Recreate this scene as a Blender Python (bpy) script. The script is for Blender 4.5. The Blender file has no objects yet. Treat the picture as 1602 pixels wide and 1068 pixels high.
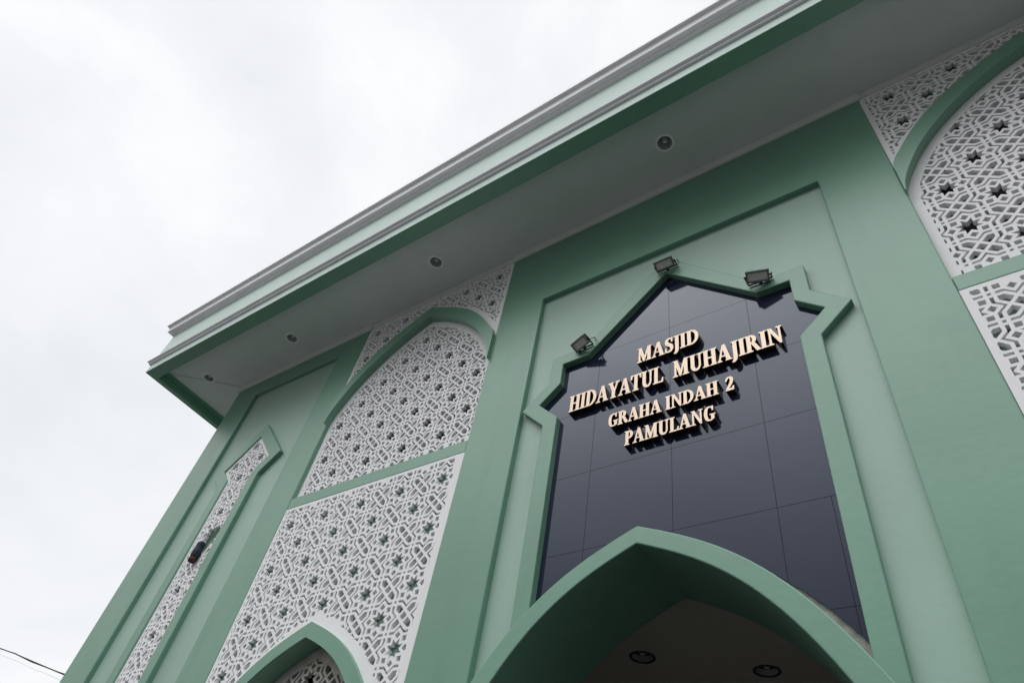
import bpy, bmesh, math, random
from mathutils import Vector, Matrix
from mathutils.geometry import delaunay_2d_cdt
random.seed(7)
sc = bpy.context.scene
col = sc.collection
R = math.radians

# ------------------------------------------------------------------ camera
cam_d = bpy.data.cameras.new('camera'); cam = bpy.data.objects.new('camera', cam_d); col.objects.link(cam)
right = Vector((0.81644919, 0.55596211, 0.15593859))
down = Vector((-0.33130351, 0.67223181, -0.6620743))
fwd = Vector((-0.47291511, 0.48888703, 0.73303532))
m = Matrix((right, -down, -fwd)).transposed().to_4x4()
m.translation = (0, 0, 1.6)
cam.matrix_world = m
cam_d.sensor_width = 36; cam_d.lens = 24.164
cam_d.clip_start = 0.05; cam_d.clip_end = 2000
sc.camera = cam

# ------------------------------------------------------------------ world (overcast) and veiled sun
SUN_EL, SUN_ROT = R(58), R(205)
w = bpy.data.worlds.new('World'); sc.world = w; w.use_nodes = True
nt = w.node_tree; N = nt.nodes; Lk = nt.links
for n in list(N): N.remove(n)
out = N.new('ShaderNodeOutputWorld')
sky = N.new('ShaderNodeTexSky'); sky.sky_type = 'NISHITA'; sky.sun_disc = False
sky.sun_elevation = SUN_EL; sky.sun_rotation = SUN_ROT; sky.air_density = 1.0; sky.dust_density = 3.0
bg1 = N.new('ShaderNodeBackground'); bg1.inputs[1].default_value = 0.10
Lk.new(sky.outputs[0], bg1.inputs[0])
tc = N.new('ShaderNodeTexCoord')
mp = N.new('ShaderNodeMapping'); mp.inputs['Scale'].default_value = (1.0, 1.0, 1.6); mp.inputs['Location'].default_value = (0.35, 0.2, 0.1)
Lk.new(tc.outputs['Generated'], mp.inputs[0])
n1 = N.new('ShaderNodeTexNoise'); n1.inputs['Scale'].default_value = 2.6; n1.inputs['Detail'].default_value = 7; n1.inputs['Roughness'].default_value = 0.55; n1.inputs['Distortion'].default_value = 0.35
Lk.new(mp.outputs[0], n1.inputs[0])
cr = N.new('ShaderNodeValToRGB')
cr.color_ramp.elements[0].position = 0.33; cr.color_ramp.elements[0].color = (0.560, 0.574, 0.594, 1)
cr.color_ramp.elements[1].position = 0.66; cr.color_ramp.elements[1].color = (0.672, 0.674, 0.678, 1)
e = cr.color_ramp.elements.new(0.50); e.color = (0.612, 0.621, 0.636, 1)
Lk.new(n1.outputs[0], cr.inputs[0])
# sky in front of the facade: dimmed low, boosted high to shape its light
bg2 = N.new('ShaderNodeBackground'); bg2.inputs[1].default_value = 1.0
sep = N.new('ShaderNodeSeparateXYZ'); Lk.new(tc.outputs['Generated'], sep.inputs[0])
fz = N.new('ShaderNodeMapRange'); fz.interpolation_type = 'SMOOTHSTEP'
fz.inputs['From Min'].default_value = 0.33; fz.inputs['From Max'].default_value = 0.98; fz.inputs['To Min'].default_value = 0.03; fz.inputs['To Max'].default_value = 4.7
Lk.new(sep.outputs['Z'], fz.inputs['Value'])
fy = N.new('ShaderNodeMapRange'); fy.interpolation_type = 'SMOOTHSTEP'
fy.inputs['From Min'].default_value = -0.62; fy.inputs['From Max'].default_value = -0.16; fy.inputs['To Min'].default_value = 1.0; fy.inputs['To Max'].default_value = 0.0
Lk.new(sep.outputs['Y'], fy.inputs['Value'])
fm = N.new('ShaderNodeMix'); fm.data_type = 'FLOAT'; fm.inputs[2].default_value = 1.0
Lk.new(fy.outputs[0], fm.inputs[0]); Lk.new(fz.outputs[0], fm.inputs[3])
ml = N.new('ShaderNodeMixRGB'); ml.blend_type = 'MULTIPLY'; ml.inputs[0].default_value = 1.0
Lk.new(cr.outputs[0], ml.inputs[1]); Lk.new(fm.outputs[0], ml.inputs[2])
Lk.new(ml.outputs[0], bg2.inputs[0])
mx = N.new('ShaderNodeMixShader'); mx.inputs[0].default_value = 0.94
Lk.new(bg1.outputs[0], mx.inputs[1]); Lk.new(bg2.outputs[0], mx.inputs[2]); Lk.new(mx.outputs[0], out.inputs[0])

sl = bpy.data.lights.new('sun', 'SUN'); so = bpy.data.objects.new('sun', sl); col.objects.link(so)
sl.energy = 0.6; sl.angle = R(110); sl.color = (1.0, 0.97, 0.93)
sd = Vector((math.sin(SUN_ROT) * math.cos(SUN_EL), math.cos(SUN_ROT) * math.cos(SUN_EL), math.sin(SUN_EL)))
so.rotation_euler = sd.to_track_quat('Z', 'Y').to_euler(); so.location = sd * 60

sc.view_settings.view_transform = 'Standard'; sc.view_settings.look = 'None'
sc.view_settings.exposure = 0.62; sc.view_settings.gamma = 1.0
sc.render.resolution_x = 1024; sc.render.resolution_y = 682

# ------------------------------------------------------------------ materials
def paint(name, c, rough=0.6, var=0.08, scale=1.5, bump=0.06, spec=0.35, streak=0.0, dirt=None):
    mt = bpy.data.materials.new(name); mt.use_nodes = True
    t = mt.node_tree; b = t.nodes['Principled BSDF']
    b.inputs['Roughness'].default_value = rough
    b.inputs['Specular IOR Level'].default_value = spec
    tcn = t.nodes.new('ShaderNodeTexCoord')
    src = tcn.outputs['Object']
    n = t.nodes.new('ShaderNodeTexNoise'); n.inputs['Scale'].default_value = scale; n.inputs['Detail'].default_value = 8; n.inputs['Roughness'].default_value = 0.6
    t.links.new(src, n.inputs[0])
    r = t.nodes.new('ShaderNodeValToRGB')
    r.color_ramp.elements[0].position = 0.3; r.color_ramp.elements[1].position = 0.7
    r.color_ramp.elements[0].color = tuple(x * (1 - var) for x in c) + (1,)
    r.color_ramp.elements[1].color = tuple(min(1, x * (1 + var)) for x in c) + (1,)
    t.links.new(n.outputs[0], r.inputs[0])
    cur = r.outputs[0]
    if streak:
        mpn = t.nodes.new('ShaderNodeMapping'); mpn.inputs['Scale'].default_value = (2.2, 2.2, 0.25)
        t.links.new(src, mpn.inputs[0])
        n2 = t.nodes.new('ShaderNodeTexNoise'); n2.inputs['Scale'].default_value = 2.0; n2.inputs['Detail'].default_value = 6
        t.links.new(mpn.outputs[0], n2.inputs[0])
        r2 = t.nodes.new('ShaderNodeValToRGB'); r2.color_ramp.elements[0].position = 0.52; r2.color_ramp.elements[1].position = 0.75
        r2.color_ramp.elements[0].color = (0, 0, 0, 1); r2.color_ramp.elements[1].color = (streak,) * 3 + (1,)
        t.links.new(n2.outputs[0], r2.inputs[0])
        mxn = t.nodes.new('ShaderNodeMixRGB'); mxn.inputs[2].default_value = (dirt or tuple(x * 0.6 for x in c)) + (1,)
        t.links.new(r2.outputs[0], mxn.inputs[0]); t.links.new(cur, mxn.inputs[1]); cur = mxn.outputs[0]
    t.links.new(cur, b.inputs['Base Color'])
    if bump:
        nb = t.nodes.new('ShaderNodeTexNoise'); nb.inputs['Scale'].default_value = 14; nb.inputs['Detail'].default_value = 6
        t.links.new(src, nb.inputs[0])
        bp = t.nodes.new('ShaderNodeBump'); bp.inputs['Strength'].default_value = bump; bp.inputs['Distance'].default_value = 0.05
        t.links.new(nb.outputs[0], bp.inputs['Height']); t.links.new(bp.outputs[0], b.inputs['Normal'])
    return mt
def metal(name, c, rough=0.3, met=1.0):
    mt = bpy.data.materials.new(name); mt.use_nodes = True
    t = mt.node_tree; b = t.nodes['Principled BSDF']
    b.inputs['Base Color'].default_value = c + (1,); b.inputs['Roughness'].default_value = rough; b.inputs['Metallic'].default_value = met
    n = t.nodes.new('ShaderNodeTexNoise'); n.inputs['Scale'].default_value = 25
    r = t.nodes.new('ShaderNodeMapRange'); r.inputs['To Min'].default_value = rough * 0.8; r.inputs['To Max'].default_value = rough * 1.25
    t.links.new(n.outputs[0], r.inputs[0]); t.links.new(r.outputs[0], b.inputs['Roughness'])
    return mt
M = {}
M['green'] = paint('green_paint', (0.155, 0.325, 0.232), 0.38, 0.11, 0.6, 0.035, 0.6, streak=0.45, dirt=(0.13, 0.27, 0.20))
M['light'] = paint('pale_green_paint', (0.325, 0.485, 0.405), 0.44, 0.06, 0.7, 0.03, 0.5, streak=0.15)
M['mint'] = paint('mint_paint', (0.55, 0.69, 0.64), 0.5, 0.04, 1.2, 0.04)
M['white'] = paint('white_paint', (0.88, 0.88, 0.90), 0.55, 0.03, 2.0, 0.03, 0.3, streak=0.2, dirt=(0.66, 0.65, 0.62))
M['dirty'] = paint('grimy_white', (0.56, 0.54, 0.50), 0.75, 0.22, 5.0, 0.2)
M['mould'] = paint('grey_white_trim', (0.86, 0.86, 0.89), 0.45, 0.04, 2.0, 0.02)
M['soffit'] = paint('soffit_board', (0.66, 0.70, 0.69), 0.6, 0.05, 0.7, 0.02, streak=0.12)
M['cement'] = paint('bare_cement', (0.36, 0.35, 0.32), 0.85, 0.25, 6.0, 0.35)
M['plaster'] = paint('hall_plaster', (0.62, 0.58, 0.52), 0.8, 0.06, 1.0, 0.04)
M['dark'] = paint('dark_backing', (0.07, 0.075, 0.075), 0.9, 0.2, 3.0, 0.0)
M['ground'] = paint('paving', (0.11, 0.11, 0.105), 0.85, 0.2, 3.0, 0.2)
M['bounce_cut'] = paint('bounce_cutting_black', (0.02, 0.02, 0.02), 0.6, 0.2, 4.0, 0.05)  # near-black floor colour, added to swallow light bounced off the ground
M['cream'] = metal('satin_cream_gold', (0.80, 0.64, 0.50), 0.45, 0.35)
M['bronze'] = metal('dark_bronze_edge', (0.06, 0.035, 0.025), 0.32, 0.8)
M['alu'] = metal('grey_aluminium', (0.30, 0.31, 0.33), 0.35, 0.9)
M['darkmetal'] = metal('dark_housing', (0.05, 0.055, 0.06), 0.45, 0.4)
M['reflector'] = metal('lamp_reflector', (0.55, 0.57, 0.58), 0.22, 1.0)
M['lens'] = paint('frosted_lens', (0.80, 0.77, 0.72), 0.25, 0.1, 30.0, 0.0, 0.5)
M['bulb'] = paint('white_bulb', (0.78, 0.8, 0.8), 0.2, 0.02, 5.0, 0.0, 0.5)
M['can'] = paint('grey_lamp_can', (0.38, 0.41, 0.41), 0.3, 0.1, 9.0, 0.0, 0.6)
M['ring'] = paint('trim_ring_white', (0.95, 0.95, 0.93), 0.25, 0.02, 5.0, 0.0, 0.8)
M['navy'] = paint('faded_navy_fabric', (0.018, 0.026, 0.040), 0.75, 0.3, 12.0, 0.2)
M['rust'] = paint('rusty_brown', (0.075, 0.032, 0.02), 0.8, 0.35, 14.0, 0.3)
M['cable'] = paint('black_rubber', (0.035, 0.032, 0.03), 0.7, 0.2, 10.0, 0.0)
# polished dark cladding
mt = bpy.data.materials.new('polished_dark_cladding'); mt.use_nodes = True
t = mt.node_tree; b = t.nodes['Principled BSDF']
b.inputs['Base Color'].default_value = (0.017, 0.022, 0.045, 1); b.inputs['Roughness'].default_value = 0.06
b.inputs['Specular Tint'].default_value = (0.78, 0.87, 1.0, 1); b.inputs['IOR'].default_value = 1.46; b.inputs['Specular IOR Level'].default_value = 0.5
tcn = t.nodes.new('ShaderNodeTexCoord'); nn = t.nodes.new('ShaderNodeTexNoise'); nn.inputs['Scale'].default_value = 0.9; nn.inputs['Detail'].default_value = 3
t.links.new(tcn.outputs['Object'], nn.inputs[0])
bp = t.nodes.new('ShaderNodeBump'); bp.inputs['Strength'].default_value = 0.05; bp.inputs['Distance'].default_value = 0.05
t.links.new(nn.outputs[0], bp.inputs['Height']); t.links.new(bp.outputs[0], b.inputs['Normal'])
mr = t.nodes.new('ShaderNodeMapRange'); mr.inputs['To Min'].default_value = 0.04; mr.inputs['To Max'].default_value = 0.10
t.links.new(nn.outputs[0], mr.inputs[0]); t.links.new(mr.outputs[0], b.inputs['Roughness'])
M['clad'] = mt

# ------------------------------------------------------------------ helpers.  Drawn in facade units; one unit = 4 m, camera height = 1.6 m
S = 4.0; Z0 = 1.6
def W(x, y, z): return Vector((x * S, y * S, z * S + Z0))
CX = -0.4705                      # centre line of the entrance bay
BX = -1.395                       # centre line of the screen bay on the left

def tag(o, label=None, cat=None, group=None, kind=None):
    if label: o['label'] = label
    if cat: o['category'] = cat
    if group: o['group'] = group
    if kind: o['kind'] = kind
    return o
def empty(name, loc, label, cat, group=None):
    o = bpy.data.objects.new(name, None); col.objects.link(o); o.location = loc; o.empty_display_size = 0.2
    return tag(o, label, cat, group)
def root_loc(p):
    v = Vector((0, 0, 0))
    while p is not None: v += Vector(p.location); p = p.parent
    return v
class MB:
    """collects polygons in world metres; build() links them as one mesh object"""
    def __init__(s): s.v = []; s.f = []; s.mi = []; s.sm = []
    def add(s, vs, fs, mi=0, smooth=False):
        o = len(s.v); s.v += [Vector(v) for v in vs]
        for f in fs: s.f.append([i + o for i in f]); s.mi.append(mi); s.sm.append(smooth)
    def box(s, a, b_, mi=0):
        (x0, y0, z0), (x1, y1, z1) = a, b_
        s.add([(x0,y0,z0),(x1,y0,z0),(x1,y1,z0),(x0,y1,z0),(x0,y0,z1),(x1,y0,z1),(x1,y1,z1),(x0,y1,z1)],
              [(0,3,2,1),(4,5,6,7),(0,1,5,4),(1,2,6,5),(2,3,7,6),(3,0,4,7)], mi)
    def ubox(s, x0, x1, y0, y1, z0, z1, mi=0): s.box(W(x0,y0,z0), W(x1,y1,z1), mi)
    def obox(s, mat, sx, sy, sz, mi=0):
        vs = [mat @ Vector((a*sx/2, b_*sy/2, c*sz/2)) for c in (-1,1) for a, b_ in ((-1,-1),(1,-1),(1,1),(-1,1))]
        s.add(vs, [(0,3,2,1),(4,5,6,7),(0,1,5,4),(1,2,6,5),(2,3,7,6),(3,0,4,7)], mi)
    def tube(s, pts, rads, seg=10, mi=0, caps=True):
        pts = [Vector(p) for p in pts]
        if not hasattr(rads, '__len__'): rads = [rads]*len(pts)
        rings = []
        for i, p in enumerate(pts):
            d = (pts[min(i+1, len(pts)-1)] - pts[max(i-1, 0)]).normalized()
            a = d.orthogonal().normalized() if i == 0 else (rings[-1][1] - d*rings[-1][1].dot(d)).normalized()
            rings.append((p, a, d.cross(a), rads[i]))
        vs = [p + (a*math.cos(2*math.pi*k/seg) + c*math.sin(2*math.pi*k/seg))*r for p, a, c, r in rings for k in range(seg)]
        fs = [(i*seg+k, i*seg+(k+1)%seg, (i+1)*seg+(k+1)%seg, (i+1)*seg+k) for i in range(len(pts)-1) for k in range(seg)]
        s.add(vs, fs, mi, True)
        if caps:
            n = len(pts)
            s.add(vs[:seg], [tuple(range(seg))[::-1]], mi); s.add(vs[(n-1)*seg:], [tuple(range(seg))], mi)
    def lathe(s, c, prof, seg=28, mi=0, mat=None):
        c = Vector(c); vs = []
        for r, z in prof:
            for k in range(seg):
                a = 2*math.pi*k/seg; v = Vector((r*math.cos(a), r*math.sin(a), z))
                if mat is not None: v = mat @ v
                vs.append(c + v)
        n = len(prof)
        s.add(vs, [(i*seg+k, i*seg+(k+1)%seg, (i+1)*seg+(k+1)%seg, (i+1)*seg+k) for i in range(n-1) for k in range(seg)], mi, True)
    def build(s, name, mats, parent=None, label=None, bevel=0.0):
        me = bpy.data.meshes.new(name)
        off = root_loc(parent)
        me.from_pydata([v - off for v in s.v], [], s.f)
        if not isinstance(mats, (list, tuple)): mats = [mats]
        for m_ in mats: me.materials.append(m_)
        me.polygons.foreach_set('material_index', s.mi)
        me.polygons.foreach_set('use_smooth', s.sm)
        me.validate()
        bm = bmesh.new(); bm.from_mesh(me)
        bmesh.ops.remove_doubles(bm, verts=bm.verts, dist=1e-5)
        bmesh.ops.recalc_face_normals(bm, faces=bm.faces)
        bm.to_mesh(me); bm.free()
        o = bpy.data.objects.new(name, me); col.objects.link(o)
        if parent is not None: o.parent = parent
        if label: o['label'] = label
        if bevel:
            md = o.modifiers.new('edge', 'BEVEL'); md.width = bevel; md.segments = 2; md.limit_method = 'ANGLE'; md.angle_limit = R(40)
        return o

def cdt(solids, holes):
    """2-D union of solids minus holes -> verts, triangles, boundary edges"""
    vs = []; fs = []
    for poly in list(solids) + list(holes):
        if area(poly) < 0: poly = poly[::-1]
        o = len(vs); vs += [Vector((p[0], p[1])) for p in poly]; fs.append([o + i for i in range(len(poly))])
    ns = len(solids); polys = list(solids) + list(holes)
    V, E_, F, ov, oe, of = delaunay_2d_cdt(vs, [], fs, 0, 1e-6)
    xs_ = [p[0] for q in solids for p in q]; cell = max(1e-4, (max(xs_)-min(xs_))/24)
    grid = {}
    for k, p in enumerate(polys):
        for i in range(int(math.floor(min(q[0] for q in p)/cell)), int(math.floor(max(q[0] for q in p)/cell))+1):
            for j in range(int(math.floor(min(q[1] for q in p)/cell)), int(math.floor(max(q[1] for q in p)/cell))+1):
                grid.setdefault((i, j), []).append(k)
    def inside(p, x, z):
        r = False
        for (ax, az), (bx, bz) in zip(p, p[1:] + p[:1]):
            if (az > z) != (bz > z) and x < ax + (z-az)*(bx-ax)/(bz-az): r = not r
        return r
    polys = [[(q[0], q[1]) for q in p] for p in polys]
    keep = []
    for f in F:
        x = sum(V[i].x for i in f)/3; z = sum(V[i].y for i in f)/3
        st = False
        for k in grid.get((int(math.floor(x/cell)), int(math.floor(z/cell))), ()):
            if k < ns:
                st = st or inside(polys[k], x, z)
            elif inside(polys[k], x, z): st = False; break
        if st: keep.append(tuple(f))
    cnt = {}
    for f in keep:
        for a, b_ in zip(f, f[1:] + f[:1]): cnt[(a, b_)] = 1
    bd = [e_ for e_ in cnt if (e_[1], e_[0]) not in cnt]
    return V, keep, bd
def plate(mb, solids, holes, y0, y1, mi=0, side_mi=None, map3=None, back=True):
    """polygon(s) in the facade plane (x,z units) extruded from y0 to y1"""
    V, K, B = cdt(solids, holes)
    f3 = map3 or (lambda p, y: W(p[0], y, p[1]))
    used = sorted({i for f in K for i in f}); ix = {u: k for k, u in enumerate(used)}; n = len(used)
    vs = [f3(V[u], y0) for u in used] + [f3(V[u], y1) for u in used]
    o = len(mb.v); mb.v += vs
    for f in K:
        mb.f.append([o + ix[i] for i in f]); mb.mi.append(mi); mb.sm.append(False)
        if back: mb.f.append([o + n + ix[i] for i in reversed(f)]); mb.mi.append(mi); mb.sm.append(False)
    for a, b_ in B:
        mb.f.append([o + ix[a], o + ix[b_], o + n + ix[b_], o + n + ix[a]])
        k = mi
        if side_mi: k = side_mi((V[a] + V[b_]) / 2)
        mb.mi.append(k); mb.sm.append(False)
def rect(x0, x1, z0, z1): return [(x0, z0), (x1, z0), (x1, z1), (x0, z1)]
def spline(pts, n=40):
    """smooth monotone curve through (w, z) samples (cubic Hermite)"""
    m_ = []
    for i in range(len(pts)):
        a = pts[max(i-1, 0)]; b_ = pts[min(i+1, len(pts)-1)]
        m_.append((b_[1]-a[1]) / (b_[0]-a[0]))
    res = []
    per = max(2, n // (len(pts)-1))
    for i in range(len(pts)-1):
        x0, y0 = pts[i]; x1, y1 = pts[i+1]; h = x1-x0
        for k in range(per):
            t_ = k/per; t2 = t_*t_; t3 = t2*t_
            res.append((x0+h*t_, (2*t3-3*t2+1)*y0+(t3-2*t2+t_)*h*m_[i]+(-2*t3+3*t2)*y1+(t3-t2)*h*m_[i+1]))
    res.append(pts[-1]); return res
def both(cx, half):
    """right half profile [(w,z)...] starting at the apex -> full arch from left foot over the apex to right foot"""
    return [(cx - a, z) for a, z in reversed(half[1:])] + [(cx + a, z) for a, z in half]
def clip(poly, nx, nz, c):
    """keep nx*x+nz*z <= c"""
    res = []
    for i in range(len(poly)):
        p, q = poly[i], poly[(i+1) % len(poly)]
        dp = nx*p[0]+nz*p[1]-c; dq = nx*q[0]+nz*q[1]-c
        if dp <= 0: res.append(p)
        if (dp < 0 < dq) or (dq < 0 < dp):
            t_ = dp/(dp-dq); res.append((p[0]+(q[0]-p[0])*t_, p[1]+(q[1]-p[1])*t_))
    return res
def area(p): return 0.5*sum(a[0]*b_[1]-b_[0]*a[1] for a, b_ in zip(p, p[1:]+p[:1]))

# ------------------------------------------------------------------ lattice: eight-pointed stars alternating with crossed bars
A = 0.0737
def unit_holes():
    h, d = 0.0425, 0.416
    t_ = d*math.tan(R(22.5)); res = []
    st = []
    for k in range(8):
        a = R(45*k); r = (t_-h)/math.cos(R(45)); st.append((r*math.cos(a), r*math.sin(a)))
        a += R(22.5); r = (t_-h)/math.cos(R(67.5)); st.append((r*math.cos(a), r*math.sin(a)))
    res.append(st)
    r1 = (t_+h)*2**.5; r2 = (d-h)*2**.5; hd = (r2-r1)/2; c = (r1+r2)/2
    for k in range(8):
        a = R(45*k); ca, sa = math.cos(a), math.sin(a)
        res.append([(x*ca-z*sa, x*sa+z*ca) for x, z in ((r1,0),(c,-hd),(r2,0),(c,hd))])
    R_ = d*2**.5; e_ = 0.206; q = h*2**.5
    o1 = R_+q; i1 = 1-e_-q
    ch = [(d+h,d-h),(1-d-h,d-h),(1-d-h,i1-(1-d-h)),(i1,0),(1-d-h,-(i1-(1-d-h))),(1-d-h,-(d-h)),(d+h,-(d-h)),(d+h,-(o1-d-h)),(o1,0),(d+h,o1-d-h)]
    for k in range(4):
        ca, sa = round(math.cos(R(90*k))), round(math.sin(R(90*k)))
        res.append([(x*ca-z*sa, x*sa+z*ca) for x, z in ch])
    s_ = e_-q; f_ = e_+q
    res.append([(1+s_,0),(1,s_),(1-s_,0),(1,-s_)])
    pent = [((f_+s_)/2,(f_-s_)/2),(d-h,d-h-2*.5*s_),(d-h,d-h),(d-h-s_,d-h),((f_-s_)/2,(f_+s_)/2)]
    for k in range(4):
        ca, sa = round(math.cos(R(90*k))), round(math.sin(R(90*k)))
        res.append([(1+x*ca-z*sa, x*sa+z*ca) for x, z in pent])
    g_ = .5-d-h
    for sx, sz in ((1,1),(1,-1)):
        res.append([(sx*.5+a, sz*.5+b_) for a, b_ in ((-g_,-g_),(g_,-g_),(g_,g_),(-g_,g_))])
    return res
UH = unit_holes()
def lattice_holes(bbox, star, planes=(), curve=None, border=0.0):
    """hole polygons inside bbox cut by half planes (nx,nz,c); curve = convex arch polyline the panel stays OUTSIDE of"""
    x0, x1, z0, z1 = bbox; sx, sz = star; res = []
    pl = [(-1,0,-x0),(1,0,x1),(0,-1,-z0),(0,1,z1)] + list(planes)
    for i in range(int((x0-sx)/A)-3, int((x1-sx)/A)+4):
        for j in range(int((z0-sz)/A)-3, int((z1-sz)/A)+4):
            if (i + j) % 2: continue
            ox, oz = sx+i*A, sz+j*A
            for hp in UH:
                p = [(ox+a*A, oz+b_*A) for a, b_ in hp]
                full = abs(area(p))
                for nx, nz, c in pl:
                    if all(nx*a+nz*b_ <= c for a, b_ in p): continue
                    p = clip(p, nx, nz, c)
                    if len(p) < 3: break
                if len(p) < 3: continue
                if curve:
                    mx_ = sum(a for a, _ in p)/len(p); mz_ = sum(b_ for _, b_ in p)/len(p)
                    bi = min(range(len(curve)-1), key=lambda k: ((curve[k][0]+curve[k+1][0])/2-mx_)**2+((curve[k][1]+curve[k+1][1])/2-mz_)**2)
                    (ax, az), (bx, bz) = curve[bi], curve[bi+1]
                    nx, nz = az-bz, bx-ax; l = math.hypot(nx, nz); nx /= l; nz /= l      # outward (up) normal for left-to-right curve
                    c = nx*ax+nz*az+border
                    if any(nx*a+nz*b_ < c for a, b_ in p): p = clip(p, -nx, -nz, -c)
                    if len(p) < 3: continue
                if abs(area(p)) < max(0.0035*A*A, 0.10*full): continue
                if area(p) < 0: p = p[::-1]
                # drop tiny consecutive duplicates left by the clipping
                q = [p[k] for k in range(len(p)) if math.hypot(p[k][0]-p[k-1][0], p[k][1]-p[k-1][1]) > 1e-6]
                if len(q) >= 3: res.append(q)
    return res
def arch_planes(arch, border):
    """half planes keeping the inside of a convex arch polyline (left to right), pulled in by border"""
    res = []
    for (ax, az), (bx, bz) in zip(arch, arch[1:]):
        nx, nz = az-bz, bx-ax; l = math.hypot(nx, nz)
        if l < 1e-9: continue
        nx /= l; nz /= l; res.append((nx, nz, nx*ax+nz*az-border))
    return res

# ------------------------------------------------------------------ ground
gm = MB(); gm.add([(-400,-400,0),(400,-400,0),(400,400,0),(-400,400,0)], [(0,1,2,3)])
g = gm.build('ground', M['ground']); tag(g, kind='structure')

mb = MB(); mb.ubox(-2.6, 1.7, -1.3, 0.86, -0.3995, -0.3985)  # unseen dark slab added to keep the entrance vault and eaves dim
ap = mb.build('added_dark_floor', M['bounce_cut']); tag(ap, kind='structure')

# ------------------------------------------------------------------ the mosque
mosque = empty('mosque', W(CX, 1.0, -0.4), 'pale green mosque with deep eaves, pointed arches and white pierced star screens', 'mosque')
XL, XR = -2.58, 2*CX + 2.58
GZ = -0.4
ZT = 1.975
def mir(x): return 2*CX - x
# --- wall: the pilaster plane, cut out for recesses and screen bays
bay = (-1.747, -1.043)
mb = MB()
rec_c = rect(-0.88, -0.0565, GZ - 0.01, 1.653)
rec_l = rect(-2.41, -1.89, -0.25, 1.87)
rec_r = [(mir(x), z) for x, z in rec_l][::-1]
bl = rect(bay[0], bay[1], GZ - 0.01, ZT + 0.05)
br = [(mir(x), z) for x, z in bl][::-1]
plate(mb, [rect(XL, XR, GZ, 1.985)], [rec_c, rec_l, rec_r, bl, br], 1.0, 1.12)
mb.build('wall', M['green'], mosque, bevel=0.012)
# --- shell behind
mb = MB()
mb.ubox(XL, XL + 0.06, 1.12, 3.2, GZ, 1.985); mb.ubox(XR - 0.06, XR, 1.12, 3.2, GZ, 1.985); mb.ubox(XL + 0.06, XR - 0.06, 3.14, 3.2, GZ, 1.985)
mb.build('rear_wall', M['light'], mosque)
# --- recessed pale panels of the end bays
SC = -2.155                       # slot centre
slot_half = [(0.0, 1.542), (0.1305, 1.4115), (0.0755, 1.3565), (0.0705, 1.345), (0.0705, -0.1)]
def slot_poly(grow, cx, top=1.5415, zb=-0.1):
    g_ = grow
    pts = [(0.0, top + g_*1.4142), (0.1295 + g_*1.4142, top - 0.1295), (0.071 + g_, top - 0.188 - g_*0.4142), (0.071 + g_, zb)]
    return [(cx - a, z) for a, z in reversed(pts[1:])] + [(cx + a, z) for a, z in pts]
for s_ in (0, 1):
    cx = SC if not s_ else mir(SC)
    mb = MB(); outline = rec_l if not s_ else rec_r
    xs = [p[0] for p in outline]; zs = [p[1] for p in outline]
    plate(mb, [rect(min(xs)-.004, max(xs)+.004, min(zs)-.004, max(zs)+.004)], [slot_poly(0.02, cx, zb=-0.12)], 1.0155, 1.03)
    mb.build('recess_panel', M['light'], mosque)
    mb = MB(); plate(mb, [slot_poly(0.0455, cx, zb=-0.14)], [slot_poly(0.0, cx)], 0.999, 1.02)
    mb.build('slot_frame', M['green'], mosque, bevel=0.01)
    mb = MB()
    sp = slot_poly(0.008, cx)
    b_ = 0.011
    star = (cx - 0.006, 1.4995)
    tp = 1.5415
    q2 = 2**-.5
    wide = [(q2, q2, (cx + tp)*q2 - b_), (-q2, q2, (-cx + tp)*q2 - b_)]
    low_pl = [(q2, -q2, (cx + 0.1295 - (tp-0.1295))*q2 - b_), (-q2, -q2, (-cx + 0.1295 - (tp-0.1295))*q2 - b_)]
    hs = lattice_holes((cx-0.13, cx+0.13, tp-0.188, tp), star, wide + low_pl)
    hs2 = lattice_holes((cx-0.071+b_, cx+0.071-b_, -0.08, tp-0.188), star)
    brk = [(cx + x, z) for x, z in ((-0.03,1.035),(0.0,1.015),(0.035,1.05),(0.056,1.085),(0.060,1.115),(0.045,1.14),(0.01,1.135),(-0.012,1.12),(-0.015,1.08),(-0.04,1.06))]
    plate(mb, [sp], hs + hs2 + ([brk] if not s_ else []), 1.005, 1.017)
    mb.build('slot_screen', M['white'], mosque)
    mb = MB(); plate(mb, [slot_poly(0.03, cx)], [], 1.028, 1.034)
    mb.build('slot_backing', M['light'], mosque)

# --- arch profiles (half width, height), apex first
DROP = [(k*.03, .42*k*.03 + 4.05*(k*.03)**3) for k in range(12)] + [(.348,.319),(.362,.360),(.372,.41),(.377,.47)]
def arch_half(apex, pts, foot=None):
    h_ = spline([(a, apex - d_) for a, d_ in pts], 44)
    if foot is not None: h_.append((pts[-1][0], foot))
    return h_
door_out = arch_half(0.665, DROP, GZ)
door_in = arch_half(0.632, [(a*0.90, d_*0.945) for a, d_ in DROP], GZ)
win_out = arch_half(0.690, [(a*0.925, d_*0.925) for a, d_ in DROP], GZ)
win_in = arch_half(0.652, [(a*0.80, d_*0.80) for a, d_ in DROP], GZ)
up_in = spline([(0,1.833),(.08,1.793),(.16,1.738),(.236,1.667),(.29,1.598),(.325,1.535),(.345,1.487),(.3515,1.453)], 44)
up_out = spline([(0,1.889),(.10,1.835),(.165,1.794),(.224,1.7465),(.28,1.683),(.324,1.618),(.3515,1.565),(.3525,1.52),(.3530,1.453)], 44)

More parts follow.
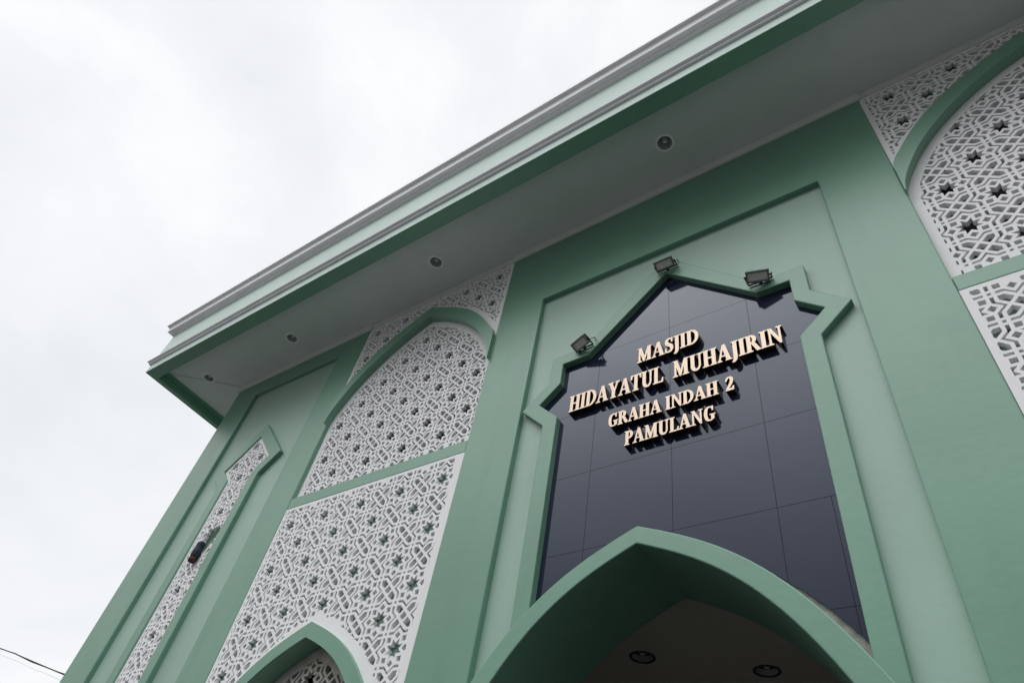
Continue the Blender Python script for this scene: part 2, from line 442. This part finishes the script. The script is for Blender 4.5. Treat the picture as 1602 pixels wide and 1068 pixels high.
def screen_bay(cx):
    x0, x1 = cx - 0.352, cx + 0.352
    flip = cx > CX
    iu, ou = both(cx, up_in), both(cx, up_out)
    # arched moulding standing proud of the wall
    mb = MB()
    poly = ou + iu[::-1]
    plate(mb, [poly], [], 0.987, 1.0148, side_mi=lambda p: 1 if p[0] > cx + .13 and 1.57 < p[1] and min(math.hypot(p[0]-a, p[1]-b_) for a, b_ in ou) < 0.012 else 0)
    mb.build('arch_moulding', [M['green'], M['cement']], mosque)
    # bare cement strip along the top of the moulding
    def grow(c_, g_): return [(cx + (x-cx)*(1+g_*0.8), z + g_) for x, z in c_]
    # band between upper and lower screens
    mb = MB(); mb.ubox(x0+.0005, x1-.0005, 1.0008, 1.03, 1.1045, 1.1455)
    mb.build('transom_band', M['green'], mosque, bevel=0.008)
    # upper screen inside the arch
    st_u = (-1.0995, 1.2925) if not flip else (0.1715, 1.4385)
    inner = [(min(max(x, x0+.0005), x1-.0005), z+0.012) for x, z in iu]
    mb = MB()
    poly = [(x0+.0005, 1.12)] + inner + [(x1-.0005, 1.12)]
    hs = lattice_holes((x0+.020, x1-.006 if not flip else x1-.020, 1.10, 1.9), st_u, arch_planes(iu, 0.022))
    hs = [h_ for h_ in hs if min(z for _, z in h_) > 1.121]
    plate(mb, [poly], hs, 1.0152, 1.028)
    mb.build('arched_screen', M['white'], mosque)
    mb = MB(); mb.ubox(x0-.02, x1+.02, 1.10, 1.112, 1.11, 1.98); mb.ubox(x0-.02, x1+.02, 1.0305, 1.098, 1.106, 1.112)  # dark sheet: shade of the deep interior behind the holes, put into colour
    mb.build('interior_shade_sheet', M['dark'], mosque)
    # spandrel screen above the arch
    st_s = (-1.1030, 1.9130) if not flip else (0.1665, 1.9085)
    mid = [(x, z-0.012) for x, z in both(cx, up_out) if abs(x-cx) < 0.3515]
    poly = [(x0+.0005, mid[0][1]-0.01)] + mid + [(x1-.0005, mid[-1][1]-0.01), (x1-.0005, 1.985), (x0+.0005, 1.985)]
    mb = MB()
    hs = lattice_holes((x0+.012, x1-.012, 1.55, 1.955), st_s, curve=ou, border=0.020)
    plate(mb, [poly], hs, 1.003, 1.0142)
    mb.build('spandrel_screen', M['white'], mosque)
    mb = MB()
    plate(mb, [[(x0+.001, mid[0][1]-0.02)] + [(x, z-0.004) for x, z in mid] + [(x1-.001, mid[-1][1]-0.02), (x1-.001, 1.985), (x0+.001, 1.985)]], [], 1.0285, 1.034)
    mb.build('spandrel_backing', M['green'], mosque)
    # window arch at the bottom, its moulding and screens
    wo, wi = both(cx, win_out), both(cx, win_in)
    mb = MB()
    plate(mb, [wo + wi[::-1]], [], 0.990, 1.044, 0, side_mi=lambda p: 1 if any(abs(p[0]-cx) > 0 and math.hypot(p[0]-a, p[1]-b_) < 0.006 for a, b_ in wo) and p[1] > -0.3 and p[0] > cx else 0)
    mb.build('window_arch', [M['green'], M['cement']], mosque)
    st_l = (-1.1000, 1.0345) if not flip else LOWR
    mid = [(x, z-0.012) for x, z in wo]
    zb = -0.3
    mid = [p for p in mid if p[1] > zb]
    poly = [(x0+.0005, zb)] + [(mid[0][0], zb)] + mid + [(mid[-1][0], zb), (x1-.0005, zb), (x1-.0005, 1.1042), (x0+.0005, 1.1042)]
    mb = MB()
    hs = lattice_holes((x0+.008 if not flip else x0+.014, x1-.022, -0.28, 1.094), st_l, curve=[p for p in wo if p[1] > zb], border=0.023)
    plate(mb, [poly], hs, 1.0015, 1.014)
    mb.build('lower_screen', M['white'], mosque)
    mb = MB()
    plate(mb, [[(p[0], p[1] + (0.002 if p[1] > 1.1 else 0)) for p in poly]], [], 1.0160, 1.03)
    mb.build('lower_backing', M['light'], mosque)
    wi2 = [(x + (0.004 if x > cx else -0.004), z+0.004) for x, z in wi]
    mb = MB()
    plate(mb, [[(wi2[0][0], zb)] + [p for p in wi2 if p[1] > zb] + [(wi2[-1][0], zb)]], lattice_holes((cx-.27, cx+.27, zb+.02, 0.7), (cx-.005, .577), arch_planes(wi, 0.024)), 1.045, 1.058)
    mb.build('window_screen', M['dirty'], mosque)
    mb = MB(); mb.ubox(x0, x1, 1.16, 1.17, GZ, 0.80)  # dark colour stands in for the shaded room behind the window
    mb.build('window_shade_sheet', M['dark'], mosque)
LOWR = (0.2510, 1.0345)
screen_bay(BX); screen_bay(mir(BX))

# --- central recess with sign frame
FR_IN = [(0,1.5260),(.2208,1.3080),(.2955,1.3080),(.2955,1.2365),(.3505,1.1812),(.2912,1.1215),(.2890,GZ)]
FR_OUT = [(0,1.5960),(.2290,1.3450),(.3315,1.3450),(.3315,1.2530),(.4035,1.1785),(.3315,1.1060),(.3265,GZ)]
def sym(half): return [(CX - a, z) for a, z in reversed(half[1:])] + [(CX + a, z) for a, z in half]
FR_MID = [((a+c)/2, (z+d_)/2) for (a, z), (c, d_) in zip(FR_IN, FR_OUT)]
mb = MB()
plate(mb, [rect(-0.884, -0.0525, GZ, 1.657)], [sym(FR_MID)], 1.0165, 1.03)
mb.build('recess_panel', M['light'], mosque)
mb = MB()
plate(mb, [sym(FR_IN) + sym(FR_OUT)[::-1]], [], 0.9995, 1.0205)
mb.build('sign_frame', M['green'], mosque, bevel=0.008)
di, do = both(CX, door_in), both(CX, door_out)
mb = MB()
plate(mb, [sym(FR_MID[:-1] + [(.3078, .43)])], [both(CX, [(a*0.97, z*0.98) for a, z in door_out])], 1.0220, 1.0290)
mb.build('bare_wall', M['cement'], mosque)
# --- entrance arch (projecting barrel)
mb = MB()
plate(mb, [do + di[::-1]], [], 0.876, 1.06)
mb.build('entrance_arch', M['green'], mosque, bevel=0.008)
# --- hall ceiling and walls inside the entrance
LIGHTS_IN = []
def ray_hit(u, v, z):
    d_ = right*((u-801)/1075.29) + down*((v-534)/1075.29) + fwd
    k = z/d_.z; return d_.x*k, d_.y*k
HALL_Z = 0.675
hall_pts = [ray_hit(1005, 1027, HALL_Z), ray_hit(1200, 1048.5, HALL_Z)]
def circ(cx, cy, r, n=28): return [(cx + r*math.cos(2*math.pi*k/n), cy + r*math.sin(2*math.pi*k/n)) for k in range(n)]
hmap = lambda p, z: W(p[0], p[1], z)
mb = MB()
plate(mb, [[(-1.0,1.0605),(0.06,1.0605),(0.06,2.6),(-1.0,2.6)]], [circ(x, y, 0.0205) for x, y in hall_pts], HALL_Z, HALL_Z+0.012, map3=hmap)
mb.build('hall_ceiling', M['plaster'], mosque)
mb = MB(); mb.ubox(-1.03,-1.0,1.125,2.6,GZ,0.72); mb.ubox(.06,.09,1.125,2.6,GZ,.72); mb.ubox(-1.03,.09,2.6,2.63,GZ,.72)
mb.build('hall_wall', M['plaster'], mosque)

# --- eaves: soffit, fascia and mouldings swept round three sides
soff_pts = [(-0.4047, 0.8648), (-1.3125, 0.8745), (-2.1137, 0.8884), (-2.6760, 0.8794)]
SZ = 1.990
soff_pts = [(x*SZ/1.98, y*SZ/1.98) for x, y in soff_pts]
FXL, FXR, FY = -2.905, mir(-2.905), 0.700
mb = MB()
plate(mb, [[(FXL+.01,FY+.01),(FXR-.01,FY+.01),(FXR-.01,3.5),(FXL+.01,3.5)]], [circ(x, y, 0.0225) for x, y in soff_pts], SZ, SZ+0.014, map3=hmap)
mb.build('soffit', M['soffit'], mosque)
for a, b_ in (((-2.58, 0.998), (-2.874, 0.757)), ((mir(-2.58), 0.998), (mir(-2.874), 0.757))):
    mb = MB(); d_ = Vector((b_[0]-a[0], b_[1]-a[1])).normalized(); n_ = Vector((-d_.y, d_.x))*0.0009
    vs = [W(a[0]+n_.x, a[1]+n_.y, SZ-.0012), W(a[0]-n_.x, a[1]-n_.y, SZ-.0012), W(b_[0]-n_.x, b_[1]-n_.y, SZ-.0012), W(b_[0]+n_.x, b_[1]+n_.y, SZ-.0012)]
    vs += [v + Vector((0,0,.004)) for v in vs]
    mb.add(vs, [(0,1,2,3),(4,5,6,7),(0,1,5,4),(1,2,6,5),(2,3,7,6),(3,0,4,7)])
    mb.build('soffit_joint', M['alu'], mosque)
def sweep(mb, prof, mi=0):
    """profile (outward offset, z[, mi]) closed, swept round right side - front - left side with mitred corners"""
    path = [((FXR, 3.5), (1, 0)), ((FXR, FY), (1, -1)), ((FXL, FY), (-1, -1)), ((FXL, 3.5), (-1, 0))]
    n = len(prof); vs = []
    for (px, py), (dx, dy) in path:
        for p in prof: vs.append(W(px + dx*p[0], py + dy*p[1 if len(p) > 3 else 0], p[-2] if len(p) > 3 else p[1]))
    fs = [(k*n+i, k*n+(i+1) % n, (k+1)*n+(i+1) % n, (k+1)*n+i) for k in range(3) for i in range(n)]
    o = len(mb.v)
    mb.add(vs, fs, mi)
    mb.add(vs[:n], [tuple(range(n))], mi); mb.add(vs[-n:], [tuple(range(n))], mi)
# fascia: (x offset on the side returns, y offset on the front, z, 0)
mb = MB()
sweep(mb, [(0,0,1.95,0),(0,0,2.245,0),(-.06,-.06,2.245,0),(-.06,-.0545,1.9885,0),(-.028,-.0545,1.9885,0),(-.028,-.0545,1.95,0)])
for k, f in enumerate(mb.f):
    zz = [mb.v[i].z for i in f]
    if max(zz) < W(0,0,1.9895).z: mb.mi[k] = 1
mb.build('fascia', [M['mint'], M['green']], mosque, bevel=0.008)
mb = MB()
sweep(mb, [(-.003,1.9985),(.007,1.9985),(.009,2.001),(.009,2.0075),(.0125,2.0085),(.0175,2.0115),(.0185,2.0155),(.017,2.0195),(.012,2.0225),(-.003,2.0225)])
mb.build('lower_moulding', M['mould'], mosque)
mb = MB()
sweep(mb, [(-.05,2.2030),(.0055,2.2030),(.0065,2.2036),(.0065,2.2056),(.0105,2.2058),(.0115,2.2068),(.0115,2.2143),(.0125,2.2150),(.0265,2.2172),(.0278,2.2195),(.0280,2.2235),(.0284,2.2310),(.0294,2.2395),(.0318,2.2480),(.0350,2.2515),(.0410,2.2525),(.0424,2.2540),(.0426,2.2630),(.0400,2.2650),(-.05,2.2650)])
mb.build('cornice_moulding', M['mould'], mosque)
mb = MB(); mb.ubox(FXL+.04, FXR-.04, FY+.04, 3.52, 2.246, 2.258)
mb.build('roof', M['cement'], mosque)
# white moulding where the wall meets the soffit, stepping back over the screen bays
mb = MB()
for x0, x1, y0 in ((XL, bay[0], .992), (bay[1], mir(bay[1]), .992), (mir(bay[0]), XR, .992)):
    mb.ubox(x0-.006, x1+.006, y0, 1.0, 1.951, SZ-.0006)
for x0, x1 in (bay, (mir(bay[1]), mir(bay[0]))):
    mb.ubox(x0+.0062, x1-.0062, .9985, 1.0026, 1.960, SZ-.0006)
mb.build('wall_moulding', M['soffit'], mosque, bevel=0.006)

# ------------------------------------------------------------------ sign: polished tiles
sign = empty('sign_panel', W(CX, 1.017, 0.7), 'tall dark polished tile panel inside the green pointed frame over the entrance', 'sign panel')
mb = MB()
half = FR_MID[:-1] + [(.3078, 0.40)]
do_top = [(x, z + 0.05) for x, z in do if z > 0.36 and abs(x-CX) < .3078]
region = [(CX - a, z) for a, z in reversed(half[1:])] + [(CX + a, z) for a, z in half]
region = region + [(CX+.3078, do_top[-1][1])] + do_top[::-1] + [(CX-.3078, do_top[0][1])]
# remove the two stray bottom corners
region = [p for p in region if p[1] > 0.405]
gz = 0.0008
zc = [0.30, 0.5520, 0.7440, 0.9380, 1.1260, 1.3185, 1.4860, 1.62]
xc_up = [-0.42, -0.1925, -0.0010, 0.1910, 0.42]
xc_lo = [-0.42, -0.2885, -0.1925, -0.0010, 0.1910, 0.2800, 0.42]
def cliprect(p, x0, x1, z0, z1):
    for nx, nz, c in ((-1,0,-x0),(1,0,x1),(0,-1,-z0),(0,1,z1)):
        p = clip(p, nx, nz, c)
        if len(p) < 3: return None
    return p
for zi in range(len(zc)-1):
    xs = xc_lo if zc[zi+1] <= 0.75 else xc_up
    for xi in range(len(xs)-1):
        p = cliprect(region, CX+xs[xi]+gz/2, CX+xs[xi+1]-gz/2, zc[zi]+gz/2, zc[zi+1]-gz/2)
        if not p or abs(area(p)) < 1e-5: continue
        plate(mb, [p], [], 1.0170, 1.0195)
mb.build('cladding', M['clad'], sign)
mb = MB(); plate(mb, [region], [], 1.0197, 1.0212)
mb.build('joint_backing', M['dark'], sign)

# ------------------------------------------------------------------ letters
def rib(pts, ws):
    """stroke with varying width -> list of quads"""
    n = len(pts); L_, R__ = [], []
    if not hasattr(ws, '__len__'): ws = [ws]*n
    for i in range(n):
        a = pts[max(i-1, 0)]; b_ = pts[min(i+1, n-1)]
        dx, dy = b_[0]-a[0], b_[1]-a[1]; l = math.hypot(dx, dy); nx, ny = -dy/l, dx/l
        L_.append((pts[i][0]+nx*ws[i]/2, pts[i][1]+ny*ws[i]/2)); R__.append((pts[i][0]-nx*ws[i]/2, pts[i][1]-ny*ws[i]/2))
    return [[L_[i], R__[i], R__[i+1], L_[i+1]] for i in range(n-1)]
def serif(x, y, wd, up):
    s_ = 1 if up else -1
    return [[(x-wd/2, y), (x+wd/2, y), (x+wd/2, y+s_*.05), (x+wd*.26, y+s_*.095), (x-wd*.26, y+s_*.095), (x-wd/2, y+s_*.05)]]
def stem(x, wd=.23, y0=0, y1=1, s0=True, s1=True, sw=.46):
    r = [[(x-wd/2, y0), (x+wd/2, y0), (x+wd/2, y1), (x-wd/2, y1)]]
    if s0: r += serif(x, y0, sw, True)
    if s1: r += serif(x, y1, sw, False)
    return r
def arc(cx, cy, rx, ry, a0, a1, n=14): return [(cx+rx*math.cos(R(a0+(a1-a0)*k/n)), cy+ry*math.sin(R(a0+(a1-a0)*k/n))) for k in range(n+1)]
def bowl(x0, y0, y1, rx, thick=.22, thin=.075):
    cy = (y0+y1)/2; ry = (y1-y0)/2
    o = [(x0, y1)] + [(x0+.13+(p[0]), p[1]) for p in arc(0, cy, rx, ry, 90, -90)] + [(x0, y0)]
    i_ = [(x0, y0+thin)] + [(x0+.10+p[0], p[1]) for p in arc(0, cy, rx-thick+.03, ry-thin, -90, 90)] + [(x0, y1-thin)]
    return [o + i_]
def G_(ch):
    if ch == 'I': return stem(.25), .50
    if ch == 'H': return stem(.25) + stem(.83) + [[(.25,.45),(.83,.45),(.83,.54),(.25,.54)]], 1.08
    if ch == 'D': return stem(.25) + bowl(.25, 0, 1, .60), 1.06
    if ch == 'P': return stem(.25) + bowl(.25, .42, 1, .42), .86
    if ch == 'R': return stem(.25) + bowl(.25, .46, 1, .40) + [[(.44,.50),(.66,.50),(1.0,.06),(1.02,0),(.80,0),(.74,.06)]], 1.02
    if ch == 'L': return stem(.25) + [[(.25,0),(.82,0),(.85,.28),(.79,.28),(.72,.085),(.25,.085)]], .88
    if ch == 'T': return stem(.46, s1=False) + [[(.03,1),(.89,1),(.91,.72),(.85,.72),(.79,.915),(.13,.915),(.07,.72),(.01,.72)]], .92
    if ch == 'A': return [[(.10,.05),(.18,.05),(.50,.93),(.46,1),(.44,1)], [(.42,1),(.60,1),(.95,.05),(.70,.05),(.44,.80)], [(.24,.28),(.76,.28),(.74,.365),(.26,.365)]] + serif(.15,0,.34,True) + serif(.83,0,.44,True), 1.04
    if ch == 'M': return [[(.16,0),(.26,0),(.26,1),(.16,1)], [(.05,1),(.34,1),(.66,.22),(.62,0),(.56,0),(.18,.92)], [(.58,0),(.62,0),(1.0,1),(.92,1),(.56,.14)]] + stem(1.01, .23, s1=False) + [[(.92,1),(1.24,1),(1.24,.95),(1.12,.92),(.92,.92)]] + serif(.21,0,.36,True) + [[(.03,1),(.2,1),(.2,.92),(.14,.92),(.03,.95)]], 1.28
    if ch == 'N': return [[(.17,0),(.26,0),(.26,1),(.17,1)], [(.03,1),(.32,1),(.92,.14),(.92,0),(.84,0),(.20,.90)], [(.84,0),(.93,0),(.93,1),(.84,1)]] + serif(.215,0,.36,True) + serif(.885,1,.36,False), 1.08
    if ch == 'U': return [[(.15,1),(.38,1),(.38,.30),(.15,.30)]] + serif(.265,1,.46,False) + rib([(.265,.32)] + [(.265+.0+.275*(1-math.cos(R(a))), .32-.275*math.sin(R(a))) for a in range(12,180,12)] + [(.815,.32)], [.23,.23,.22,.20,.18,.16,.14,.13,.12,.115,.11,.10,.095,.09,.09,.09]) + [[(.77,.30),(.86,.30),(.86,1),(.77,1)]] + serif(.815,1,.36,False), 1.03
    if ch == 'J': return [[(.16,1),(.39,1),(.39,.10),(.16,.10)]] + serif(.275,1,.46,False) + rib([(.275,.12),(.27,.02),(.24,-.08),(.17,-.16),(.05,-.215)], [.23,.225,.20,.15,.06]), .52
    if ch == 'Y': return [[(.08,.97),(.33,.97),(.60,.44),(.52,.34),(.40,.40)], [(.80,.97),(.88,.97),(.60,.40),(.50,.44)]] + stem(.49, .23, 0, .46, True, False) + serif(.205,1,.44,False) + serif(.84,1,.34,False), .98
    if ch == 'S': return rib([(.60,.70),(.615,.80)], [.07,.07]) + rib([(.63,.84),(.57,.92),(.44,.955),(.31,.94),(.20,.86),(.17,.74),(.22,.63),(.34,.55),(.48,.48),(.59,.39),(.62,.26),(.56,.13),(.42,.05),(.27,.045),(.15,.09),(.10,.17)], [.05,.09,.09,.12,.17,.21,.22,.22,.22,.22,.21,.16,.10,.09,.09,.05]) + [[(.58,.70),(.65,.70),(.66,1),(.60,1)], [(.08,.32),(.15,.32),(.17,.02),(.10,.02)]], .76
    if ch == 'G': return rib([(.82,.80),(.74,.91),(.60,.955),(.46,.94),(.33,.85),(.25,.70),(.225,.52),(.245,.33),(.32,.16),(.44,.065),(.58,.045),(.72,.07),(.82,.13)], [.05,.09,.09,.11,.17,.22,.235,.22,.18,.11,.09,.09,.09]) + [[(.79,.68),(.86,.68),(.87,1),(.80,1)], [(.71,.05),(.93,.11),(.93,.42),(.71,.42)]] + serif(.81,.46,.44,False), 1.02
    if ch == '2': return rib([(.12,.68),(.16,.82),(.26,.92),(.40,.955),(.52,.91),(.58,.80),(.57,.66),(.49,.50),(.36,.33),(.22,.18),(.14,.06)], [.05,.10,.11,.10,.15,.20,.215,.19,.15,.12,.10]) + [[(.08,0),(.66,0),(.72,.28),(.65,.28),(.58,.16),(.20,.16),(.08,.06)]], .76
words = [
    ('top row of cream raised letters on the dark sign, a single short word MASJID', [('MASJID', -.0795, .0775)], 1.2163, 1.2668),
    ('second and longest row of cream raised letters, two words HIDAYATUL MUHAJIRIN', [('HIDAYATUL', -.2620, -.0125), ('MUHAJIRIN', .0115, .2580)], 1.1270, 1.1800),
    ('third row of cream raised letters on the dark sign, ending in the numeral 2', [('GRAHA', -.1493, -.0184), ('INDAH', -.0077, .1112), ('2', .1262, .1455)], 1.0370, 1.0768),
    ('bottom row of cream raised letters on the dark sign, the word PAMULANG', [('PAMULANG', -.1043, .0998)], 0.9705, 1.0104),
]
YF = 1.0010; KF = YF/1.005
for label, ws, zb, zt in words:
    row = empty('lettering', W(CX + (ws[0][1] + ws[-1][2])/2, 1.017, zb), label, 'lettering', 'rows of raised letters on the sign')
    for word, w0, w1 in ws:
        gl = [G_(c) for c in word]
        tot = sum(g_[1] for g_ in gl) - 0.04
        k = (w1-w0)/tot; x = w0 - 0.02*k; h_ = zt-zb
        for ch, (polys, adv) in zip(word, gl):
            pp = [[((CX + x + a*k)*KF, (zb + b_*h_)*KF) for a, b_ in p] for p in polys]
            mb = MB()
            dx = 0.032*k
            pp = [[(a + s_*dx, b_) for a, b_ in p] for p in pp for s_ in (-1, 0, 1)]
            plate(mb, pp, [], YF, 1.0168, 0, side_mi=lambda p: 1)
            # the back never shows: same bronze as the sides
            mb.build('letter', [M['cream'], M['bronze']], row)
            x += adv*k

# ------------------------------------------------------------------ downlights
def make_downlight(loc, label, group, ring_mat, refl, deep):
    rt = empty('downlight', loc, label, 'downlight', group)
    mb = MB(); c = Vector(loc)
    mb.lathe(c, [(.088,.012),(.088,-.001),(.090,-.006),(.096,-.010),(.108,-.009),(.114,-.004),(.1145,0.0005)], 36)
    mb.build('trim_ring', ring_mat, rt)
    mb = MB(); mb.lathe(c, [(.0875,.002),(.086,.03*deep),(.078,.075*deep),(.060,.115*deep),(.03,.135*deep),(.0005,.138*deep)], 32)
    mb.build('reflector', refl, rt)
    mb = MB()
    pts = [Vector((-.022,0,.08)), Vector((-.022,0,.05)), Vector((-.015,0,.032)), Vector((0,0,.026)), Vector((.015,0,.032)), Vector((.022,0,.05)), Vector((.022,0,.08))]
    rot = Matrix.Rotation(R(30), 3, 'Z')
    mb.tube([c + rot @ p for p in pts], .0125, 10)
    mb.lathe(c, [(.0005,.068),(.030,.07),(.034,.078),(.034,.082)], 20)
    mb.build('bulb', M['bulb'], rt)
    return rt
def copy_tree(o, loc, label):
    r = o.copy(); col.objects.link(r); r.location = loc; r['label'] = label
    for ch in o.children:
        c = ch.copy(); col.objects.link(c); c.parent = r
    return r
sl_ = ['soffit downlight above the sign recess, its bulb clearly visible, farthest from the eave corner',
       'soffit downlight above the pierced screen bay, second along from the sign recess',
       'soffit downlight above the narrow slot window bay, between eave corner and screen bay',
       'soffit downlight at the eave corner beside the diagonal ceiling joint']
SG = 'downlights set in the eaves soffit'
p0 = make_downlight(W(soff_pts[0][0], soff_pts[0][1], SZ), sl_[0], SG, M['ring'], M['can'], 0.75)
for (x, y), lb in zip(soff_pts[1:], sl_[1:]): copy_tree(p0, W(x, y, SZ), lb)
h0 = make_downlight(W(hall_pts[0][0], hall_pts[0][1], HALL_Z), 'dark hall downlight inside the entrance arch, nearer the left arch edge', 'downlights in the hall ceiling', M['darkmetal'], M['cable'], 1.0)
copy_tree(h0, W(hall_pts[1][0], hall_pts[1][1], HALL_Z), 'dark hall downlight inside the entrance arch, nearer the right arch edge')

# ------------------------------------------------------------------ floodlights on the sign frame
def floodlight(cx, cy, cz, yaw, pitch, label, roll=0):
    base = W(cx, 1.0, cz)
    rt = empty('floodlight', base, label, 'floodlight', 'floodlights mounted on the sign frame')
    c = W(cx, cy, cz)
    rot = Matrix.Rotation(R(yaw), 4, 'Z') @ Matrix.Rotation(R(pitch), 4, 'X')
    mt_ = Matrix.Translation(c) @ rot
    # local: x = long side, y = short side, -z = lens direction
    sx, sy, sz = 0.200, 0.108, 0.05
    mb = MB()
    mb.obox(mt_ @ Matrix.Translation((0,0,.010)), sx, sy, sz*.7)
    for k in range(7):
        mb.obox(mt_ @ Matrix.Translation(((k-3)*.03,0,.035)), .006, sy*.86, .03)
    mb.build('housing', M['darkmetal'], rt, bevel=.006)
    mb = MB()
    for s_ in (-1, 1):
        mb.obox(mt_ @ Matrix.Translation((0, s_*(sy/2-.008), -.014)), sx+.008, .018, .016)
        mb.obox(mt_ @ Matrix.Translation((s_*(sx/2-.006), 0, -.014)), .016, sy-.034, .0158)
    mb.build('bezel', M['alu'], rt, bevel=.003)
    mb = MB(); mb.obox(mt_ @ Matrix.Translation((0,0,-.0105)), sx-.03, sy-.036, .004)
    mb.build('lens', M['lens'], rt)
    mb = MB()
    for s_ in (-1, 1):
        a = mt_ @ Vector((s_*(sx/2+.012), .0, .01))
        b_ = a + Vector((0, 0.0, 0)); b_.y = W(0,.9985,0).y - .01
        mb.tube([a - (a-b_)*-.0, b_], .007, 8)
        mb.tube([mt_ @ Vector((s_*(sx/2-.004), 0, .01)), mt_ @ Vector((s_*(sx/2+.02), 0, .01))], .009, 8)
    bar0 = mt_ @ Vector((-(sx/2+.012), 0, .01)); bar1 = mt_ @ Vector((sx/2+.012, 0, .01))
    yb = W(0,.9985,0).y
    mb.tube([Vector((bar0.x, yb-.012, bar0.z)), Vector((bar1.x, yb-.012, bar1.z))], .009, 8)
    mid_ = (bar0 + bar1)/2
    mb.tube([Vector((mid_.x, yb-.012, mid_.z)), Vector((mid_.x, yb+.02, mid_.z-.01))], .016, 8)
    mb.build('bracket', M['darkmetal'], rt)
    mb = MB()
    p0 = mt_ @ Vector((sx/2-.03, .02, .045)); p3 = Vector((p0.x+.05, yb+.004, p0.z+.045))
    mb.tube([p0, p0 + Vector((.03,.02,.03)), (p0+p3)/2 + Vector((.03,0,.03)), p3], .005, 6)
    mb.build('power_lead', M['cable'], rt)
    return rt
floodlight(CX+.006, .977, 1.534, 0, -30, 'small grey floodlight at the peak of the sign frame')
floodlight(CX+.2356, .977, 1.334, 16, -30, 'small grey floodlight on the right notch of the sign frame')
floodlight(CX-.2319, .977, 1.336, -20, -30, 'small grey floodlight on the left shoulder of the sign frame')

# ------------------------------------------------------------------ dark fixture lodged in the broken slot screen
fx = empty('lodged_bundle', W(SC-.01, 0.995, 1.05), 'dark navy bundle with a brown end stuck in the broken slot screen', 'bundle')
def px(u, v, y):
    d_ = right*((u-801)/1075.29) + down*((v-534)/1075.29) + fwd
    k = y/d_.y; return W(d_.x*k, y, d_.z*k)
a, b_ = px(300, 876, .990), px(316, 849, .998)
ax = (b_-a).normalized()
mb = MB()
pts = [a + (b_-a)*t_ + Vector((ox, 0, oz)) for t_, ox, oz in ((.08,0,0),(.2,.006,0),(.38,.014,-.004),(.55,.006,.006),(.7,-.006,.004),(.85,.004,-.004),(.97,.012,.002),(1.02,.012,.004))]
mb.tube(pts, [.044,.056,.062,.056,.047,.055,.046,.02], 14)
mb.build('body', M['navy'], fx)
mb = MB(); mb.tube([a + (b_-a)*t_ for t_ in (-.10,-.05,.03,.10)], [.024,.046,.054,.050], 14)
mb.build('brown_end', M['rust'], fx)

# ------------------------------------------------------------------ overhead cable
mb = MB()
ks = [(-220,962,1.5),(-60,1000,1.5),(0,1013.5,1.5),(24,1022,1.5),(50,1034,1.5),(75,1044,1.5),(104,1056,1.5),(140,1072,1.5),(200,1100,1.5)]
P_ = [px(*k) for k in ks]
mb.tube(P_, [.010,.011,.012,.010,.019,.011,.012,.012,.012], 8)
mb.tube([p + Vector((.02*math.sin(i*1.3), 0, .012*math.cos(i*2.1))) for i, p in enumerate(P_)], .007, 8)
cb = mb.build('overhead_cable', M['cable']); tag(cb, 'black overhead cable slanting behind the corner of the building', 'cable')
mb = MB(); mb.tube([px(u, v+10+u*.01, 1.52) for u, v, _ in ks], .0022, 6)
cb = mb.build('thin_wire', M['alu']); tag(cb, 'very thin pale wire just under the black overhead cable', 'wire')
